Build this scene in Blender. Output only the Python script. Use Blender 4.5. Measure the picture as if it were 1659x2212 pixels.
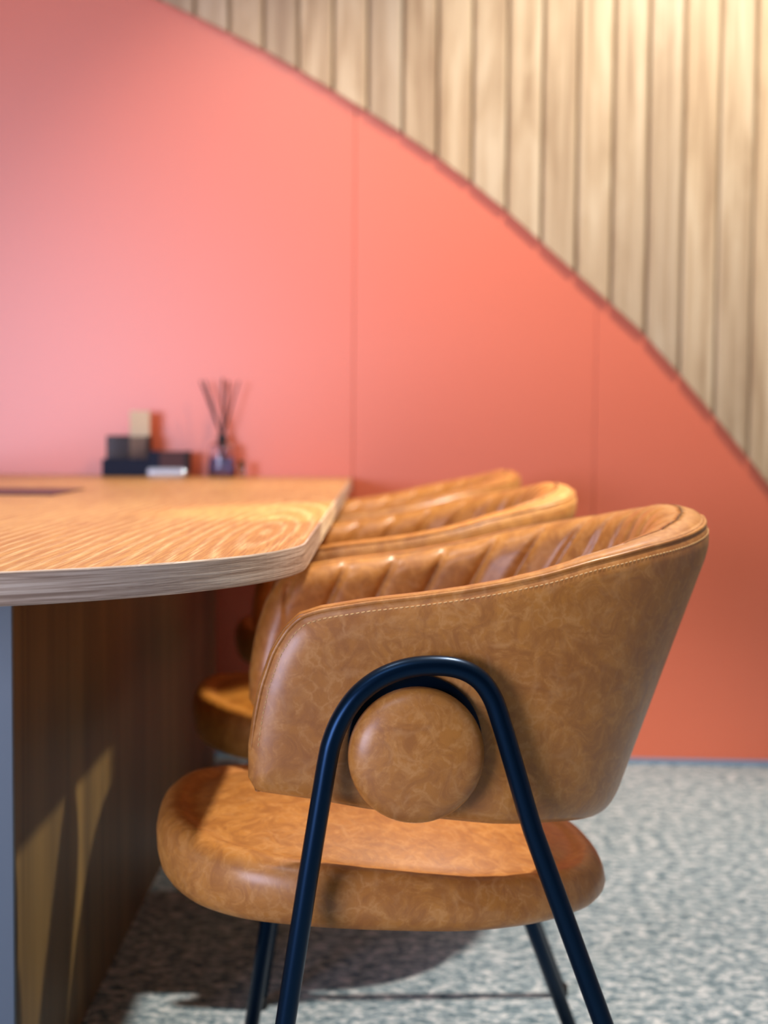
import bpy, bmesh, math, random
import numpy as np
from mathutils import Vector, Matrix, Euler
random.seed(7)
PI = math.pi
for o in list(bpy.data.objects):
    bpy.data.objects.remove(o)
C = bpy.context.scene.collection
S = bpy.context.scene

# ------------------------------------------------------------------ camera
cam = bpy.data.cameras.new('camera')
cam.sensor_fit = 'VERTICAL'; cam.sensor_height = 36; cam.sensor_width = 27; cam.lens = 50
cam.clip_start = 0.05
cam.dof.use_dof = True; cam.dof.focus_distance = 1.34; cam.dof.aperture_fstop = 3.8
co = bpy.data.objects.new('camera', cam); C.objects.link(co)
co.location = (0, 0, 0.872)
rm = Matrix.Rotation(PI/2 - math.atan(174/3072.2), 4, 'X') @ Matrix.Rotation(0.008, 4, 'Z')
co.rotation_euler = rm.to_euler()
S.camera = co

# ------------------------------------------------------------------ light
S.view_settings.view_transform = 'Standard'; S.view_settings.look = 'None'
S.view_settings.gamma = 1; S.view_settings.use_curve_mapping = False
S.view_settings.exposure = 0.03
w = bpy.data.worlds.new('world'); S.world = w; w.use_nodes = True
w.node_tree.nodes['Background'].inputs[0].default_value = (0.72, 0.84, 1.0, 1)
w.node_tree.nodes['Background'].inputs[1].default_value = 0.03

def area(name, loc, target, size, power, col, shape='RECTANGLE', spread=PI):
    l = bpy.data.lights.new(name, 'AREA'); l.energy = power; l.color = col
    l.shape = shape; l.size = size[0]; l.size_y = size[1]; l.spread = spread
    o = bpy.data.objects.new(name, l); C.objects.link(o); o.location = loc
    o.rotation_euler = (Vector(target) - Vector(loc)).to_track_quat('-Z', 'Y').to_euler()
    return o
def spot(name, loc, target, power, col, angle, radius=0.04, blend=0.4):
    l = bpy.data.lights.new(name, 'SPOT'); l.energy = power; l.color = col
    l.spot_size = math.radians(angle); l.spot_blend = blend; l.shadow_soft_size = radius
    o = bpy.data.objects.new(name, l); C.objects.link(o); o.location = loc
    o.rotation_euler = (Vector(target) - Vector(loc)).to_track_quat('-Z', 'Y').to_euler()
    return o
# daylight from the windows behind and left of the camera
area('window_daylight', (-2.85, -2.3, 1.0), (-0.6, 3.0, 0.95), (1.9, 1.5), 185, (0.72, 0.73, 1.0))
# cool ceiling panel behind the camera
area('ceiling_panel_light', (-0.8, -0.15, 2.68), (-0.8, -0.05, 0.0), (1.2, 0.6), 14, (0.66, 0.80, 1.0))
# downlights in the ceiling over the chairs, and an added wall fill
NEU = (1.0, 0.93, 0.84)
spot('downlight_or_fill', (0.65, 2.10, 2.6), (0.1, 1.9, 0.5), 255, NEU, 95)
spot('downlight_or_fill', (0.90, 2.75, 2.6), (0.55, 3.76, 1.20), 110, (1.0, 0.92, 0.78), 92, 0.05, 0.9)
spot('downlight_or_fill', (-0.4, 2.7, 2.6), (-0.3, 3.78, 1.0), 34, (1.0, 0.90, 0.85), 62, 0.05, 0.9)  # added fill that brightens the left part of the wall
spot('downlight_or_fill', (1.75, 3.35, 2.6), (-0.44, 1.92, 0.24), 540, (1.0, 0.86, 0.50), 11, 0.04, 0.3)
spot('downlight_or_fill', (-0.62, 1.7, 2.6), (-0.62, 1.75, 0.7), 45, NEU, 60, 0.12, 0.8)

# ------------------------------------------------------------------ materials
class NT:
    def __init__(s, name):
        s.m = bpy.data.materials.new(name); s.m.use_nodes = True
        s.t = s.m.node_tree; s.b = s.t.nodes['Principled BSDF']; s.L = s.t.links.new
    def n(s, typ, **kw):
        d = s.t.nodes.new(typ)
        for k, v in kw.items(): setattr(d, k, v)
        return d
    def inp(s, sock, v):
        if isinstance(v, bpy.types.NodeSocket): s.L(v, sock)
        else: sock.default_value = v
    def math(s, op, a, b=0.0, c=0.0, clamp=False):
        d = s.n('ShaderNodeMath', operation=op, use_clamp=clamp)
        s.inp(d.inputs[0], a); s.inp(d.inputs[1], b); s.inp(d.inputs[2], c)
        return d.outputs[0]
    def coord(s, scale=(1, 1, 1), loc=(0, 0, 0), kind='Object'):
        tc = s.n('ShaderNodeTexCoord'); mp = s.n('ShaderNodeMapping')
        mp.inputs['Scale'].default_value = scale; mp.inputs['Location'].default_value = loc
        s.L(tc.outputs[kind], mp.inputs[0]); return mp.outputs[0]
    def noise(s, vec, scale, detail=3, rough=0.5, dist=0.0):
        d = s.n('ShaderNodeTexNoise'); s.L(vec, d.inputs['Vector'])
        d.inputs['Scale'].default_value = scale; d.inputs['Detail'].default_value = detail
        d.inputs['Roughness'].default_value = rough; d.inputs['Distortion'].default_value = dist
        return d.outputs[0]
    def ramp(s, fac, stops):
        d = s.n('ShaderNodeValToRGB'); s.inp(d.inputs[0], fac); e = d.color_ramp.elements
        while len(e) < len(stops): e.new(0.5)
        for i, (p, c) in enumerate(stops):
            e[i].position = p; e[i].color = (*c, 1) if len(c) == 3 else c
        return d.outputs[0]
    def mix(s, fac, a, b, mode='MIX'):
        d = s.n('ShaderNodeMix', data_type='RGBA', blend_type=mode)
        s.inp(d.inputs[0], fac)
        s.inp(d.inputs[6], (*a, 1) if isinstance(a, tuple) else a)
        s.inp(d.inputs[7], (*b, 1) if isinstance(b, tuple) else b)
        return d.outputs[2]
    def bump(s, h, strength=0.3, dist=0.001, normal=None):
        d = s.n('ShaderNodeBump'); s.inp(d.inputs['Height'], h)
        d.inputs['Strength'].default_value = strength; d.inputs['Distance'].default_value = dist
        if normal is not None: s.L(normal, d.inputs['Normal'])
        return d.outputs[0]
    def set(s, col=None, rough=None, **kw):
        if col is not None: s.inp(s.b.inputs['Base Color'], (*col, 1) if isinstance(col, tuple) else col)
        if rough is not None: s.inp(s.b.inputs['Roughness'], rough)
        for k, v in kw.items(): s.inp(s.b.inputs[k.replace('_', ' ')], v)
        return s.m

def plain(name, col, rough=0.5, **kw):
    return NT(name).set(col, rough, **kw)

def leather():
    s = NT('tan_leather'); v = s.coord()
    n1 = s.noise(v, 6, 3, 0.55, 0.6); n3 = s.noise(v, 22, 3, 0.6, 0.8); n4 = s.noise(v, 34, 5, 0.68, 1.2)
    base = s.ramp(n1, [(0.3, (0.43, 0.155, 0.024)), (0.7, (0.57, 0.226, 0.037))])
    col = s.mix(s.ramp(n4, [(0.36, (.55, .55, .55)), (0.58, (0, 0, 0))]), base, (0.29, 0.094, 0.022))
    # pale crackle veins of the pull-up finish: warped cell borders at two sizes
    def veins(scale, width, warp):
        wn = s.n('ShaderNodeTexNoise'); s.L(v, wn.inputs['Vector']); wn.inputs['Scale'].default_value = scale*1.4; wn.inputs['Detail'].default_value = 4
        a = s.n('ShaderNodeVectorMath', operation='MULTIPLY_ADD'); s.L(wn.outputs['Color'], a.inputs[0])
        a.inputs[1].default_value = (warp,)*3; s.L(v, a.inputs[2])
        vo = s.n('ShaderNodeTexVoronoi', feature='DISTANCE_TO_EDGE'); s.L(a.outputs[0], vo.inputs['Vector']); vo.inputs['Scale'].default_value = scale
        return s.math('SUBTRACT', 1.0, s.math('DIVIDE', vo.outputs[0], width), clamp=True)
    m1 = s.ramp(n3, [(0.42, (0, 0, 0)), (0.66, (1, 1, 1))]); m2 = s.ramp(n4, [(0.44, (0, 0, 0)), (0.62, (1, 1, 1))])
    vn = s.math('MAXIMUM', s.math('MULTIPLY', veins(27, 0.10, 0.035), m1), s.math('MULTIPLY', veins(58, 0.16, 0.022), m2))
    col = s.mix(s.math('MULTIPLY', vn, 0.26, clamp=True), col, (0.79, 0.43, 0.165))
    vo = s.n('ShaderNodeTexVoronoi'); s.L(v, vo.inputs['Vector']); vo.inputs['Scale'].default_value = 700
    b = s.bump(vo.outputs['Distance'], 0.15, 0.0003)
    b = s.bump(s.noise(v, 38, 5, 0.62, 0.8), 0.22, 0.0018, b)
    rg = s.ramp(n4, [(0.3, (.50, .50, .50)), (0.7, (.60, .60, .60))])
    return s.set(col, rg, Normal=b, IOR=1.4, Coat_Weight=0.60, Coat_Roughness=0.30, Coat_IOR=1.5)

def wood_top():
    s = NT('oak_tabletop'); v = s.coord()
    sep = s.n('ShaderNodeSeparateXYZ'); s.L(v, sep.inputs[0]); x, y = sep.outputs[0], sep.outputs[1]
    warp = s.noise(s.coord((7, 1.3, 1)), 1.0, 3, 0.5)
    wv = s.math('MULTIPLY', s.math('SUBTRACT', warp, 0.5), 5.0)
    dx = s.math('MULTIPLY', s.math('ADD', x, 0.142), 130.0)
    dy = s.math('MULTIPLY', s.math('SUBTRACT', y, 1.72), 13.0)
    rr = s.math('SQRT', s.math('ADD', s.math('MULTIPLY', dx, dx), s.math('MULTIPLY', dy, dy)))
    F = s.math('ADD', rr, wv)
    ring = s.math('POWER', s.math('ADD', s.math('MULTIPLY', s.math('SINE', s.math('MULTIPLY', F, 2.9)), 0.5), 0.5), 2.5)
    fine = s.noise(s.coord((420, 9, 1)), 1.0, 4, 0.7, 0.3)
    big = s.noise(s.coord((14, 1.2, 1)), 1.0, 3, 0.5)
    col = s.ramp(big, [(0.3, (0.53, 0.265, 0.062)), (0.7, (0.67, 0.375, 0.105))])
    col = s.mix(s.math('MULTIPLY', ring, 0.68), col, (0.90, 0.63, 0.29))
    col = s.mix(s.ramp(fine, [(0.44, (.60, .60, .60)), (0.57, (0, 0, 0))]), col, (0.33, 0.125, 0.028))
    h = s.math('ADD', s.math('MULTIPLY', ring, 0.5), fine)
    b = s.bump(h, 0.8, 0.0012)
    return s.set(col, 0.31, Normal=b)

def wood_edge():
    s = NT('oak_edge_band')
    f = s.noise(s.coord((6, 6, 300)), 1.0, 5, 0.65, 0.6)
    g = s.noise(s.coord((30, 30, 500)), 1.0, 3, 0.6)
    col = s.ramp(f, [(0.34, (0.30, 0.20, 0.14)), (0.5, (0.54, 0.40, 0.30)), (0.64, (0.80, 0.65, 0.51))])  # greyer and paler than the top: window sheen put into the colour
    b = s.bump(s.math('ADD', f, g), 0.5, 0.0008)
    return s.set(col, 0.36, Normal=b)

def wood_panel():
    s = NT('brown_wood_panel')
    f = s.noise(s.coord((30, 30, 1.2)), 1.0, 4, 0.6)
    g = s.noise(s.coord((7, 7, 0.4)), 1.0, 2, 0.5)
    a = s.math('ADD', s.math('MULTIPLY', f, 0.5), s.math('MULTIPLY', g, 0.5))
    col = s.ramp(a, [(0.38, (0.055, 0.032, 0.012)), (0.62, (0.17, 0.105, 0.038))])
    return s.set(col, 0.55)

PITCH = 0.0904; SX0 = -0.412   # one slat joint at x = -0.412
def wood_slat():
    s = NT('pale_wood_slats'); v = s.coord()
    sep = s.n('ShaderNodeSeparateXYZ'); s.L(v, sep.inputs[0])
    k = s.math('FLOOR', s.math('DIVIDE', s.math('SUBTRACT', sep.outputs[0], SX0), PITCH))
    wn = s.n('ShaderNodeTexWhiteNoise', noise_dimensions='1D'); s.L(k, wn.inputs['W'])
    comb = s.n('ShaderNodeCombineXYZ'); s.L(s.math('MULTIPLY', wn.outputs[0], 37.0), comb.inputs[2])
    def shifted(scale):
        c = s.coord(scale); a = s.n('ShaderNodeVectorMath', operation='ADD')
        s.L(c, a.inputs[0]); s.L(comb.outputs[0], a.inputs[1]); return a.outputs[0]
    f = s.noise(shifted((60, 20, 1.6)), 1.0, 4, 0.6, 0.4)
    g = s.noise(shifted((16, 6, 1.8)), 1.0, 3, 0.55, 1.2)
    a = s.math('ADD', s.math('MULTIPLY', f, 0.45), s.math('MULTIPLY', g, 0.55))
    col = s.ramp(a, [(0.36, (0.42, 0.285, 0.16)), (0.5, (0.60, 0.45, 0.275)), (0.64, (0.74, 0.60, 0.40))])
    tint = s.ramp(wn.outputs[0], [(0, (0.86, 0.84, 0.84)), (1, (1.06, 1.03, 0.98))])
    col = s.mix(1.0, col, tint, 'MULTIPLY')
    return s.set(col, 0.5)

def carpet():
    s = NT('grey_carpet'); v = s.coord()
    n = s.noise(s.coord((0.85, 1.3, 1)), 50, 5, 0.66, 0.4); m = s.noise(v, 200, 2, 0.5)
    a = s.math('ADD', s.math('MULTIPLY', n, 0.8), s.math('MULTIPLY', m, 0.2))
    col = s.ramp(a, [(0.38, (0.06, 0.12, 0.145)), (0.5, (0.28, 0.355, 0.385)), (0.61, (0.71, 0.73, 0.715))])
    b = s.bump(a, 0.8, 0.006)
    return s.set(col, 0.95, Normal=b)

def wall_paint():
    s = NT('orange_wall_panel')
    b = s.bump(s.noise(s.coord(), 25, 3, 0.5), 0.04, 0.002)
    return s.set((0.86, 0.165, 0.060), 0.45, Normal=b, Coat_Weight=1.0, Coat_Roughness=0.44, Coat_IOR=1.85)

M = dict(leather=leather(), top=wood_top(), edge=wood_edge(), panel=wood_panel(), slat=wood_slat(),
    carpet=carpet(), wall=wall_paint(),
    groove=plain('shadow_gap', (0.75, 0.13, 0.045), 0.5),
    slatback=plain('slat_backing_board', (0.30, 0.21, 0.13), 0.7),
    white=plain('white_plaster', (0.62, 0.60, 0.57), 0.7),
    steel=plain('black_blue_coated_steel', (0.0010, 0.005, 0.011), 0.30, Specular_Tint=(0.20, 0.48, 1.0, 1.0), Specular_IOR_Level=0.42),
    thread=plain('cream_thread', (0.72, 0.44, 0.17), 0.6),
    base=plain('blue_grey_aluminium', (0.18, 0.30, 0.45), 0.4),
    edgegrey=plain('edge_window_reflection', (0.13, 0.17, 0.20), 0.5),  # blue grey reflection of the window put into the base colour
    black=plain('black_plastic', (0.010, 0.010, 0.014), 0.6),
    rubber=plain('black_rubber', (0.006, 0.006, 0.007), 0.7),
    flap=plain('dark_plum_flap', (0.030, 0.014, 0.022), 0.35),
    smoke=plain('smoked_plastic', (0.42, 0.36, 0.37), 0.12, Transmission_Weight=0.95, IOR=1.2),
    brown=plain('dark_brown_plastic', (0.060, 0.018, 0.020), 0.6),
    navy=plain('navy_plastic', (0.006, 0.012, 0.035), 0.6, Specular_IOR_Level=0.25),
    cream=plain('cream_card', (0.72, 0.58, 0.40), 0.7),
    silver=plain('polished_silver', (0.72, 0.82, 0.98), 0.18, Metallic=0.55),
    glass=plain('clear_glass', (0.90, 0.92, 1.0), 0.03, Transmission_Weight=1.0, IOR=1.45),
    liquid=plain('violet_liquid', (0.42, 0.46, 0.88), 0.05, Transmission_Weight=0.7, IOR=1.35),
    reed=plain('dark_reed', (0.030, 0.010, 0.012), 0.8),
    paper=plain('pale_violet_label', (0.55, 0.50, 0.72), 0.6))

# ------------------------------------------------------------------ helpers
def link(name, me, mat, parent=None, smooth=True):
    me.materials.append(mat)
    if smooth:
        for p in me.polygons: p.use_smooth = True
    o = bpy.data.objects.new(name, me); C.objects.link(o)
    if parent is not None: o.parent = parent
    return o
def from_bm(name, bm, mat, parent=None, smooth=True):
    me = bpy.data.meshes.new(name); bm.normal_update(); bm.to_mesh(me); bm.free()
    return link(name, me, mat, parent, smooth)
def tag(o, label=None, cat=None, group=None, kind=None):
    for k, v in (('label', label), ('category', cat), ('group', group), ('kind', kind)):
        if v: o[k] = v
    return o
def empty(name, loc, rz=0):
    o = bpy.data.objects.new(name, None); C.objects.link(o); o.location = loc
    o.rotation_euler = (0, 0, rz); o.empty_display_size = 0.05; return o
def add_box(bm, x0, x1, y0, y1, z0, z1, bev=0.0, seg=3):
    r = bmesh.ops.create_cube(bm, size=1.0)
    vs = r['verts']
    for v in vs:
        v.co = Vector((x0 + (v.co.x + .5) * (x1 - x0), y0 + (v.co.y + .5) * (y1 - y0), z0 + (v.co.z + .5) * (z1 - z0)))
    if bev:
        es = list({e for v in vs for e in v.link_edges})
        bmesh.ops.bevel(bm, geom=es, offset=bev, segments=seg, affect='EDGES', profile=0.5)
def box(name, b, mat, parent=None, bev=0.0, seg=3):
    bm = bmesh.new(); add_box(bm, *b, bev=bev, seg=seg); return from_bm(name, bm, mat, parent, smooth=False)
def sweep(bm, pts, rad, n=16, closed=False, cap=True, flat=1.0):
    P = [Vector(p) for p in pts]; N = len(P); rings = []
    up = None
    for i in range(N):
        if closed: t = P[(i+1) % N] - P[i-1]
        else: t = P[min(i+1, N-1)] - P[max(i-1, 0)]
        t.normalize()
        if up is None:
            up = Vector((0, 0, 1)) if abs(t.z) < 0.9 else Vector((0, 1, 0))
        a = (up - t * up.dot(t)).normalized(); up = a; b = t.cross(a)
        r = rad[i] if hasattr(rad, '__len__') else rad
        rings.append([bm.verts.new(P[i] + a * math.cos(2*PI*k/n) * r + b * math.sin(2*PI*k/n) * r * flat) for k in range(n)])
    for i in range(N if closed else N-1):
        A, B = rings[i], rings[(i+1) % N]
        for k in range(n): bm.faces.new((A[k], A[(k+1) % n], B[(k+1) % n], B[k]))
    if cap and not closed:
        bm.faces.new(rings[0][::-1]); bm.faces.new(rings[-1])
def lathe(bm, prof, axis='Z', center=(0, 0, 0), n=48, sx=1.0, sy=1.0):
    c = Vector(center); rings = []
    for r, h in prof:
        ring = []
        for k in range(n):
            a = 2*PI*k/n
            if axis == 'Z': p = Vector((r*math.cos(a)*sx, r*math.sin(a)*sy, h))
            else: p = Vector((r*math.cos(a), h, r*math.sin(a)))
            ring.append(bm.verts.new(c + p))
        rings.append(ring)
    for i in range(len(rings)-1):
        for k in range(n): bm.faces.new((rings[i][k], rings[i][(k+1) % n], rings[i+1][(k+1) % n], rings[i+1][k]))
    bm.faces.new(rings[0][::-1]); bm.faces.new(rings[-1])
    bmesh.ops.recalc_face_normals(bm, faces=bm.faces)

# ------------------------------------------------------------------ setting
WX0, WX1 = -3.0, 3.0
YAW = -math.atan(0.046)
def WY(x): return 3.76 - 0.046 * (x + 0.089)      # front face of the orange wall
floor = box('floor', (-3.1, 3.1, -3.2, 4.3, -0.1, 0.0), M['carpet']); tag(floor, kind='structure')
ceil = box('ceiling', (-3.1, 3.1, -0.6, 4.3, 2.7, 2.8), M['white']); tag(ceil, kind='structure')
wr = box('wall_right', (3.0, 3.1, -0.6, 4.1, 0.0, 2.7), M['white']); tag(wr, kind='structure')
wl = box('wall_left', (-3.1, -3.0, 0.3, 4.1, 0.0, 2.7), M['white']); tag(wl, kind='structure')
bm = bmesh.new()   # orange wall in flush panels with hairline joints
seams = [-2.4, -1.55, -0.083, 0.550, 1.183, 1.816, 2.449]
xs = [WX0] + [x for x in seams if x > WX0] + [WX1]
for a, b in zip(xs[:-1], xs[1:]):
    add_box(bm, a + 0.0006, b - 0.0006, 0, 0.018, 0.0, 2.7, bev=0.0008, seg=2)
for v in bm.verts: v.co.y += WY(v.co.x)
wallb = from_bm('wall_back', bm, M['wall'], smooth=False); tag(wallb, kind='structure')
bm = bmesh.new(); add_box(bm, WX0, WX1, 0.0165, 0.12, 0.0, 2.7)
for v in bm.verts: v.co.y += WY(v.co.x)
sub = from_bm('wall_back_joints', bm, M['groove'], wallb, smooth=False)
bm = bmesh.new(); add_box(bm, WX0, WX1, -0.009, 0.0, 0.0, 0.014, bev=0.002)
for v in bm.verts: v.co.y += WY(v.co.x)
bb = from_bm('baseboard_back', bm, M['base'], smooth=False); tag(bb, kind='structure')

# wooden slats above the curved line
ARC = [(-3.0, 2.56), (-2.0, 2.40), (-1.3, 2.235), (-0.9, 2.115), (-0.602, 1.992), (-0.469, 1.932), (-0.323, 1.860), (-0.214, 1.799), (-0.104, 1.733),
       (0.029, 1.653), (0.126, 1.588), (0.219, 1.520), (0.308, 1.449), (0.478, 1.300), (0.660, 1.142), (0.807, 0.979),
       (0.917, 0.846), (1.001, 0.745), (1.2, 0.47), (1.4, 0.14), (1.5, 0.015), (3.0, 0.015)]
ax = [p[0] for p in ARC]; az = [p[1] for p in ARC]
def arc(x): return float(np.interp(x, ax, az))
clad = empty('slat_cladding', (0.5, WY(0.5), 1.5)); clad.location = (0, 0, 0)
tag(clad, 'pale wooden slat cladding on the wall above the curved edge of the orange panels', 'wall cladding')
bm = bmesh.new()
k0 = int(math.floor((WX0 - SX0)/PITCH)) + 1
xk = SX0 + k0*PITCH
while xk + PITCH < WX1:
    g = 0.003; a, b = xk + g, xk + PITCH - g; r = 0.007; d = 0.016
    sec = [(a, 0.0), (a, -d + r)] + [(a + r*(1-math.cos(t)), -d + r*(1-math.sin(t))) for t in (PI/6, PI/3, PI/2)]
    sec += [(b - r*(1-math.cos(t)), -d + r*(1-math.sin(t))) for t in (PI/2, PI/3, PI/6)] + [(b, -d + r), (b, 0.0)]
    lo = [bm.verts.new((x, WY(x) - 0.004 + y, max(0.015, arc(x)))) for x, y in sec]
    hi = [bm.verts.new((x, WY(x) - 0.004 + y, 2.7)) for x, y in sec]
    for i in range(len(sec)-1): bm.faces.new((lo[i], lo[i+1], hi[i+1], hi[i]))
    bm.faces.new(lo); bm.faces.new(hi[::-1])
    xk += PITCH
from_bm('slats', bm, M['slat'], clad, smooth=False)
bm = bmesh.new()
xx = np.linspace(WX0, WX1, 160)
fr = [[bm.verts.new((x, WY(x) - d_, z)) for x, z in ((x, max(0.015, arc(x)) + 0.001) for x in xx)] for d_ in (0.0, 0.004)]
fh = [[bm.verts.new((x, WY(x) - d_, 2.7)) for x in xx] for d_ in (0.0, 0.004)]
for i in range(len(xx)-1):
    bm.faces.new((fr[1][i], fr[1][i+1], fh[1][i+1], fh[1][i]))
    bm.faces.new((fr[0][i], fr[0][i+1], fr[1][i+1], fr[1][i]))
from_bm('backing_board', bm, M['slatback'], clad, smooth=False)

# ------------------------------------------------------------------ table
table = empty('conference_table', (-0.685, 2.4, 0))
tag(table, 'long oak table with a bowed near end standing against the orange wall', 'table')
TX, TY = -0.685, 2.4
out = []
for i in range(97):                                   # bowed near end, tips at x = -0.085 and -1.285
    t = PI * i / 96
    out.append((TX + 0.600*math.cos(t), 1.56 - 0.44*math.sin(t)))
out = [(-0.085, 3.752), (-0.085, 3.3), (-0.085, 2.6), (-0.085, 2.0)] + out + [(-1.285, 2.0), (-1.285, 3.3), (-1.285, 3.802)]
def slab(outline, z0, z1, inset=0.0015):
    bm = bmesh.new(); n = len(outline)
    cen = Vector((TX, TY, 0)); rings = []
    P = [Vector((x, y, 0)) for x, y in outline]
    nrm = []
    for i in range(n):
        t = (P[(i+1) % n] - P[i-1]).normalized(); nn = Vector((t.y, -t.x, 0))
        if nn.dot(P[i] - cen) < 0: nn = -nn
        nrm.append(nn)
    for z, ins in ((z0, inset), (z0 + inset, 0), (z1 - inset, 0), (z1 - inset*0.4, inset*0.4), (z1, inset*1.2)):
        rings.append([bm.verts.new(P[i] - nrm[i]*ins + Vector((-TX, -TY, z))) for i in range(n)])
    sides = []
    for a, b in zip(rings[:-1], rings[1:]):
        for i in range(n): sides.append(bm.faces.new((a[i], a[(i+1) % n], b[(i+1) % n], b[i])))
    bm.faces.new(rings[0]); top = bm.faces.new(rings[-1])
    bmesh.ops.recalc_face_normals(bm, faces=bm.faces)
    return bm, top, sides
bm, top, sides = slab(out, 0.720, 0.750)
for f in sides: f.material_index = 1
me = bpy.data.meshes.new('tabletop'); bm.to_mesh(me); bm.free()
tt = link('tabletop', me, M['top'], table, smooth=False); me.materials.append(M['edge'])
# shader coordinates of the grain are in world metres: shift object data so that they stay true
for v in me.vertices: v.co.x += TX; v.co.y += TY
tt.location = (-TX, -TY, 0)
for i, (x0, x1) in enumerate(((-0.500, -0.438), (-0.932, -0.870))):
    p = box('support_panel', (x0 - TX, x1 - TX, 1.678 - TY, 3.70 - TY, 0.0, 0.720), M['panel'], table, bev=0.001, seg=1)
    e = box('edge_strip', (x0 - TX, x1 - TX, 1.668 - TY, 1.6775 - TY, 0.0, 0.720), M['edgegrey'], p, bev=0.001, seg=1)
    e['label'] = 'edge of the support panel, window reflection coloured in as blue grey'
box('crossbar', (-0.868 - TX, -0.502 - TX, 2.2 - TY, 2.24 - TY, 0.45, 0.72), M['panel'], table, bev=0.002, seg=1)
fl = box('cable_flap', (-0.98 - TX, -0.605 - TX, 2.60 - TY, 2.87 - TY, 0.7502, 0.7525), M['flap'], table, bev=0.001, seg=2)
fl['label'] = 'dark rectangular cable flap set in the tabletop'

# ------------------------------------------------------------------ chair
TOP_E = [0, .0045, .0105, .0225, .0365, .0505, .0715, .1185, .17, .2125, .25, .29, .335, .40, .50, .58, .80]
TOP_Z = [.550, .582, .612, .649, .673, .687, .694, .702, .708, .714, .721, .730, .743, .757, .773, .783, .787]
BOT_E = [0, .009, .078, .13, .22, .28, .36, .48, .80]
BOT_Z = [.516, .501, .492, .483, .471, .465, .460, .444, .436]
_cache = {}
def ucurve(g):
    g = round(max(-0.05, min(1.1, g)), 3)
    if g in _cache: return _cache[g]
    rear = 0.182 + 0.128*g; wv = 0.222 + 0.010*g; uc = 0.02; uf = -0.2145
    pts = []
    for i in range(121):
        t = PI/2 * i/120
        c, s_ = math.cos(t), math.sin(t)
        p = 2.25
        pts.append((uc + (rear-uc)*c**(2/p), wv*s_**(2/p)))
    for i in range(1, 61):
        f = i/60
        pts.append((uc + (uf-uc)*f, wv - 0.010*f*f))
    P = np.array(pts); d = np.r_[0, np.cumsum(np.hypot(*np.diff(P, axis=0).T))]
    _cache[g] = (P, d/d[-1], d[-1]); return _cache[g]
LREF = ucurve(0.6)[2]
def zb(s): return float(np.interp((1-abs(s))*LREF, BOT_E, BOT_Z))
def zt(s): return float(np.interp((1-abs(s))*LREF, TOP_E, TOP_Z))
def mid(s, z):
    g = (z-0.45)/(0.785-0.45); P, d, L = ucurve(g)
    a = abs(s); x = np.interp(a, d, P[:, 0]); y = np.interp(a, d, P[:, 1])
    return Vector((float(x), float(y) * (1 if s >= 0 else -1), z))
def frame(s, z):
    e = 0.004
    ts = mid(min(1, s+e), z) - mid(max(-1, s-e), z); tz = mid(s, z+0.004) - mid(s, z-0.004)
    n = ts.cross(tz).normalized()
    p = mid(s, z)
    if n.x*(p.x-0.0) + n.y*p.y < 0 : n = -n
    return n
# outline polyline in (arc length, z) for the rounding of the rim
OUT = [((1-s)*LREF, zb(s)) for s in np.linspace(0, 1, 60)][::-1]
OUT = [((1-s)*LREF, zb(s)) for s in np.linspace(0, 1, 80)] + [(0.0, zt(1))] + [((1-s)*LREF, zt(s)) for s in (1-np.linspace(0, 1, 200)**1.8)]
OUTA = np.array(OUT)
def edge_dist(s, z):
    p = np.array([(1-abs(s))*LREF, z]); A, B = OUTA[:-1], OUTA[1:]; AB = B-A
    L2 = (AB**2).sum(1) + 1e-12
    t = np.clip(((p-A)*AB).sum(1)/L2, 0, 1); q = A + AB*t[:, None]
    return float(np.sqrt(((q-p)**2).sum(1).min()))
NCH = 10      # channels on each half
def thick(s, d, inner):
    a = abs(s); T = 0.018 + (0.022 if inner else 0.010)*(1-a)**0.8
    r = 0.045 if not inner else 0.030 + 0.016*(1-a)
    if d < r:
        k = 1 - d/r
        f = math.sqrt(max(0, 1-k**2.4)) if inner else max(0, 1-k**2.6)**0.5
    else: f = 1
    return T*f, f
def shell_pt(s, h, side):
    z0, z1 = zb(s), zt(s); z = z0 + (z1-z0)*h
    d = edge_dist(s, z); T, f = thick(s, d, side < 0)
    n = frame(s, z); p = mid(s, z)
    if side < 0:
        aa = abs(s); lean = 0.42*(z-0.62)*min(1, aa/0.25)
        ph = ((aa*LREF + lean)/LREF*NCH + 0.5) % 1.0
        gd = min(ph, 1-ph) * LREF/NCH
        if abs(s) > 0.93: gd = 1
        gro = math.exp(-(gd/0.0035)**2)
        puff = min(1, gd/0.022)
        lowf = min(1, max(0, (z - z0 - 0.012)/0.05)); lowf = lowf*lowf*(3-2*lowf)
        T = T + lowf*f*(0.008*math.sqrt(max(0, 1-(1-puff)**2)) - 0.004*gro*f**4)
        # crown of the soft inner padding
        T += 0.004*f*math.sin(PI*min(1, max(0, h)))
        return p - n*T
    return p + n*T
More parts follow.
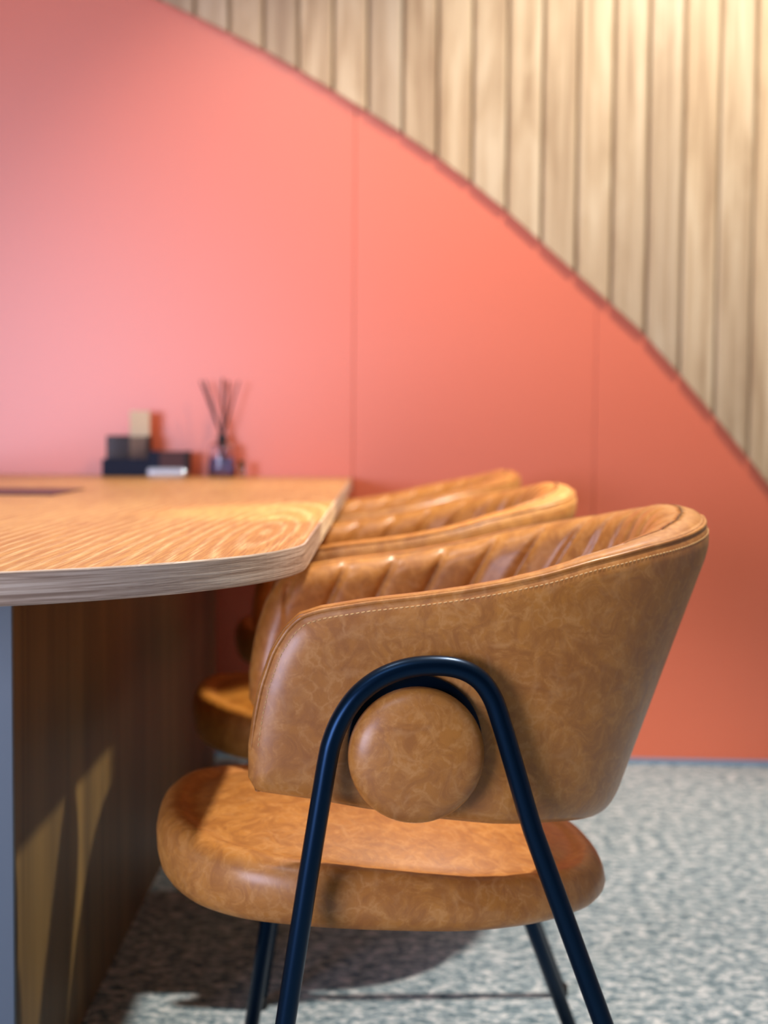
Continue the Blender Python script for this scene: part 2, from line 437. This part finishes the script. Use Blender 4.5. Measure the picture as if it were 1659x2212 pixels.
def build_shell():
    svals = []
    base = np.linspace(0, 1, 150)
    half = list(0.90*np.linspace(0, 1, 145)) + list(0.90 + 0.10*np.sin(np.linspace(0, PI/2, 30)[1:]))
    svals = [-v for v in half[::-1]] + half[1:]
    hv = 0.5 - 0.5*np.cos(np.linspace(0, PI, 44))
    hv = hv*0.75 + 0.25*np.linspace(0, 1, 44)
    hv = [0, .003, .009] + list(hv[1:-1]) + [.991, .997, 1]
    bm = bmesh.new(); G = {}
    ns, nh = len(svals), len(hv)
    for side in (1, -1):
        for i, s in enumerate(svals):
            for j, h in enumerate(hv):
                edge = i in (0, ns-1) or j in (0, nh-1)
                if edge and side < 0: G[side, i, j] = G[1, i, j]; continue
                if edge:
                    z = zb(s) + (zt(s)-zb(s))*h; G[side, i, j] = bm.verts.new(mid(s, z))
                else: G[side, i, j] = bm.verts.new(shell_pt(s, h, side))
    for side in (1, -1):
        for i in range(ns-1):
            for j in range(nh-1):
                q = [G[side, i, j], G[side, i+1, j], G[side, i+1, j+1], G[side, i, j+1]]
                bm.faces.new(q if side > 0 else q[::-1])
    bmesh.ops.recalc_face_normals(bm, faces=bm.faces)
    return bm
def seam_line(off, lift, n=400, e_front=0.028):
    """a line on the outer face that follows the outline of the arms and the top at `off` metres inside it"""
    A = OUTA[80:]                                       # front edge upwards, then along the top to the rear
    P = [(0.0, z) for z in np.linspace(zb(1)+e_front, zt(1), 14)[:-1]] + [tuple(p) for p in A[1:]]
    P = np.array(P); d = np.r_[0, np.cumsum(np.hypot(*np.diff(P, axis=0).T))]
    t = np.linspace(0, d[-1], n)
    Q = np.c_[np.interp(t, d, P[:, 0]), np.interp(t, d, P[:, 1])]
    k = np.ones(9)/9                                    # round the path a little
    for c in (0, 1):
        pad_ = np.r_[[Q[0, c]]*4, Q[:, c], [Q[-1, c]]*4]; Q[:, c] = np.convolve(pad_, k, 'valid')
    T_ = np.gradient(Q, axis=0); T_ /= np.linalg.norm(T_, axis=1)[:, None]
    N_ = np.c_[T_[:, 1], -T_[:, 0]]                     # to the right of the direction of travel: inwards
    R = Q + N_*off
    half = []
    for e, z in R:
        s_ = min(0.999, max(0.0, 1 - e/LREF)); T, f = thick(s_, edge_dist(s_, z), False)
        half.append((s_, z, T+lift))
    pts = [mid(s_, z) + frame(s_, z)*T for s_, z, T in half]
    oth = [Vector((p.x, -p.y, p.z)) for p in pts]
    return pts[:-1] + [Vector(((pts[-1].x), 0, pts[-1].z))] + oth[:-1][::-1]
def seat_bm():
    bm = bmesh.new(); n = 120
    prof = [(0.0, .356), (0.55, .354), (0.80, .351), (0.90, .351), (0.95, .355), (0.98, .363), (0.996, .374), (1.0, .386), (0.992, .397),
            (0.975, .4065), (0.95, .4130), (0.92, .4155), (0.89, .4145), (0.865, .4122), (0.845, .4112), (0.825, .4116), (0.79, .4142), (0.70, .4215),
            (0.55, .4315), (0.35, .4405), (0.15, .4455), (0.0, .4465)]
    rings = []
    for r, z in prof:
        if r == 0.0:
            rings.append([bm.verts.new((-0.06, 0, z + 0.0))]); continue
        ring = []
        for k in range(n):
            a = 2*PI*k/n; c, s_ = math.cos(a), math.sin(a); p = 2.7
            ex = 0.262 if c < 0 else 0.262
            u = ex*abs(c)**(2/p)*(1 if c >= 0 else -1); v = 0.240*abs(s_)**(2/p)*(1 if s_ >= 0 else -1)
            if c > 0: v *= 1 - 0.10*(u/0.262)**2
            jig = 1 + (0.003*math.sin(6*a+1) + 0.0012*math.sin(17*a))*min(1, max(0, (r-.7)/.3))
            x = -0.058 + u*r*jig; y = v*r*jig
            tilt = 0.045 + 0.07*min(1, max(0, (z-.356)/.03))
            zz = z - tilt*(x + 0.058)
            zz += 0.0007*math.sin(7*a+2)*(r > .8)
            ring.append(bm.verts.new((x, y, zz)))
        rings.append(ring)
    for A, B in zip(rings[:-1], rings[1:]):
        if len(A) == 1:
            for k in range(n): bm.faces.new((A[0], B[(k+1) % n], B[k]))
        elif len(B) == 1:
            for k in range(n): bm.faces.new((A[k], A[(k+1) % n], B[0]))
        else:
            for k in range(n): bm.faces.new((A[k], A[(k+1) % n], B[(k+1) % n], B[k]))
    bmesh.ops.recalc_face_normals(bm, faces=bm.faces)
    return bm
def make_chair():
    root = empty('armchair', (0, 0, 0))
    back = from_bm('backrest', build_shell(), M['leather'], root)
    bm = bmesh.new(); ln = seam_line(0.0040, 0.0002); L_ = len(ln); sweep(bm, ln, [0.0024*min(1, 0.15+i/30, 0.15+(L_-1-i)/30) for i in range(L_)], 8)
    from_bm('piping', bm, M['leather'], back)
    line = seam_line(0.0115, 0.0001, n=400)
    acc = 0; bm = bmesh.new(); i = 0; P = line; d = [0]
    for a, b in zip(P[:-1], P[1:]): d.append(d[-1] + (b-a).length)
    D = np.array(d); A = np.array([tuple(p) for p in P])
    def at(t): return Vector([float(np.interp(t, D, A[:, k])) for k in range(3)])
    t = 0.0
    while t + 0.005 < D[-1]:
        sweep(bm, [at(t), at(t+0.0018), at(t+0.0036)], 0.00055, 5); t += 0.0056
    from_bm('stitching', bm, M['thread'], back)
    st = from_bm('seat', seat_bm(), M['leather'], root)
    bm = bmesh.new()
    for y in (-0.12, 0.12): add_box(bm, -0.18, 0.10, y-0.012, y+0.012, 0.342, 0.362, 0.003)
    for x in (-0.125, 0.055): add_box(bm, x-0.012, x+0.012, -0.15, 0.15, 0.345, 0.361, 0.003)
    from_bm('seat_frame', bm, M['steel'], root, smooth=False)
    # bent side frames: local (u, z) centre line measured off the chair, u relative to the middle of the feet
    U = [(-.217, .0), (-.1775, .272), (-.1545, .427), (-.137, .537), (-.130, .568), (-.119, .592), (-.103, .6125), (-.079, .629), (-.048, .638),
         (-.012, .6375), (.013, .627), (.029, .607), (.040, .577), (.052, .538), (.073, .469), (.0925, .417), (.147, .272), (.251, .0)]
    U = [(a + 0.0, b) for a, b in U]
    def smooth_path(pts):
        res = []
        for i in range(len(pts)-1):
            p0, p1, p2, p3 = pts[max(0, i-1)], pts[i], pts[i+1], pts[min(len(pts)-1, i+2)]
            if i in (0, 1, 2) or i >= len(pts)-4: m = 1
            else: m = 5
            for k in range(m):
                t = k/m
                if m == 1: res.append(p1); continue
                f = lambda a, b, c, d_: 0.5*((2*b)+(-a+c)*t+(2*a-5*b+4*c-d_)*t*t+(-a+3*b-3*c+d_)*t**3)
                res.append((f(p0[0], p1[0], p2[0], p3[0]), f(p0[1], p1[1], p2[1], p3[1])))
        res.append(pts[-1]); return res
    path = smooth_path(U)
    for sgn in (-1, 1):
        y = 0.270*sgn
        bm = bmesh.new(); sweep(bm, [(u, y, z) for u, z in path], 0.0103, 20)
        fr = from_bm('leg_frame', bm, M['steel'], root)
        for u, z in (U[0], U[-1]):
            bm = bmesh.new(); lathe(bm, [(0.0112, 0.0), (0.0122, 0.002), (0.0122, 0.016), (0.0112, 0.018)], center=(u + (0.0012 if u < 0 else -0.003), y, 0.0), n=20)
            from_bm('foot_cap', bm, M['rubber'], fr)
        # round leather pad on a dark mounting plate inside the bend
        bm = bmesh.new(); r = 0.0690; h0 = 0.255*sgn
        pr = [(0.001, 0.0), (r-0.004, 0.0), (r-0.001, 0.004)] + [(r*max(0.0, 1-k**2.9)**(1/2.9), 0.006 + 0.026*k) for k in np.linspace(0.02, 0.94, 12)]
        rl, hl = pr[-1]
        pr += [(rl*(1-q), hl + 0.0028*(1-(1-q)**2)) for q in (0.2, 0.4, 0.6, 0.8, 0.985)]
        lathe(bm, [(float(a), float(h)*sgn) for a, h in pr], axis='Y', center=(-0.046, h0, 0.5475), n=72)
        pad = from_bm('side_pad', bm, M['leather'], root)
        bm = bmesh.new(); lathe(bm, [(0.001, 0.0), (0.0675, 0.0), (0.0685, 0.003*sgn), (0.0675, 0.011*sgn), (0.001, 0.0115*sgn)], axis='Y', center=(-0.046, 0.2455*sgn, 0.5590), n=72)
        from_bm('mounting_plate', bm, M['steel'], pad)
    return root
def children(o): return [c for c in bpy.data.objects if c.parent == o]
def copy_tree(o, parent=None):
    c = o.copy(); C.objects.link(c)
    if parent is not None: c.parent = parent
    for ch in children(o): copy_tree(ch, c)
    return c
chair = make_chair()
spots = [((0.056, 1.681), 5.3, 'tan leather armchair nearest the camera with stitched rim and round side pad'),
         ((0.000, 2.40), 7.0, 'middle tan leather armchair, only rim and ribbed back seen behind the nearest one'),
         ((-0.015, 3.22), 5.0, 'tan leather armchair farthest back, beside the orange wall')]
copies = [chair, copy_tree(chair), copy_tree(chair)]
for o, ((x, y), a, lab) in zip(copies, spots):
    o.location = (x, y, 0); o.rotation_euler = (0, 0, math.radians(a))
    tag(o, lab, 'chair', 'tan leather armchairs along the table')

# ------------------------------------------------------------------ things on the table
TZ = 0.750
def local(root, pts=None): return root
h = empty('desk_organizer', (-0.672, 3.722, TZ))
tag(h, 'black desk organizer holding a cream card on the far end of the table', 'organizer')
box('base', (-0.060, 0.060, -0.040, 0.040, 0.0, 0.046), M['navy'], h, bev=0.004)
bm = bmesh.new()
add_box(bm, -0.048, 0.060, 0.018, 0.021, 0.046, 0.106, 0.001); add_box(bm, -0.048, -0.045, -0.036, 0.018, 0.046, 0.106, 0.001)
add_box(bm, 0.057, 0.060, -0.036, 0.018, 0.046, 0.106, 0.001)
from_bm('tray_wall', bm, M['black'], h, smooth=False)
box('front_pane', (-0.048, 0.060, -0.039, -0.036, 0.046, 0.104), M['smoke'], h, bev=0.001)
c = box('card', (-0.026, 0.026, -0.004, 0.004, 0.0, 0.124), M['cream'], bev=0.0015)
c.location = (-0.638, 3.714, TZ + 0.0465)
tag(c, 'upright cream card standing in the black desk organizer', 'card')
b = empty('desk_box', (-0.5625, 3.712, TZ))
tag(b, 'low dark brown box with bright silver base right of the black organizer', 'box')
box('body', (-0.050, 0.053, -0.026, 0.028, 0.006, 0.066), M['brown'], b, bev=0.004)
box('side_block', (-0.053, -0.020, -0.029, 0.029, 0.012, 0.067), M['navy'], b, bev=0.004)
box('end_block', (0.044, 0.0545, -0.028, 0.029, 0.008, 0.067), M['black'], b, bev=0.003)
s_ = box('silver_base', (-0.052, 0.050, -0.045, 0.030, 0.0, 0.023), M['silver'], b, bev=0.010, seg=5)
s_['label'] = 'bright silver base with rounded corners'

dif = empty('reed_diffuser', (-0.4245, 3.722, TZ))
tag(dif, 'clear glass reed diffuser with dark sticks on the far end of the table', 'diffuser')
bm = bmesh.new()
lathe(bm, [(0.010, 0.0), (0.033, 0.0), (0.036, 0.003), (0.0365, 0.010), (0.035, 0.060), (0.033, 0.080), (0.028, 0.088), (0.014, 0.090), (0.012, 0.090),
           (0.012, 0.086), (0.026, 0.084), (0.031, 0.076), (0.032, 0.058), (0.0335, 0.012), (0.030, 0.008), (0.010, 0.008)], n=40)
from_bm('bottle', bm, M['glass'], dif)
bm = bmesh.new(); lathe(bm, [(0.002, 0.009), (0.0295, 0.009), (0.0325, 0.013), (0.0315, 0.050), (0.002, 0.050)], n=40)
from_bm('liquid', bm, M['liquid'], dif)
bm = bmesh.new(); lathe(bm, [(0.004, 0.083), (0.0115, 0.083), (0.0125, 0.092), (0.0125, 0.106), (0.0105, 0.110), (0.004, 0.110)], n=28)
from_bm('collar', bm, M['black'], dif)
for tx, ty, tz in ((-0.056, -0.01, 0.250), (-0.048, 0.02, 0.252), (-0.050, 0.004, 0.236), (0.044, -0.006, 0.250), (-0.004, 0.045, 0.258), (0.012, 0.040, 0.250)):
    bm = bmesh.new(); k = -0.30
    sweep(bm, [(tx*-0.20, ty*-0.2, 0.022), (tx*0.05, ty*0.05, 0.108), (tx, ty, tz)], 0.0023, 8)
    from_bm('reed', bm, M['reed'], dif)
bm = bmesh.new(); lathe(bm, [(0.002, 0.0), (0.009, 0.0), (0.010, 0.002), (0.010, 0.034), (0.008, 0.040), (0.006, 0.044), (0.005, 0.044), (0.005, 0.006), (0.002, 0.005)], n=24)
vial = from_bm('glass_vial', bm, M['glass']); vial.location = (-0.3725, 3.70, TZ)
tag(vial, 'tiny clear glass vial standing right of the reed diffuser', 'vial')
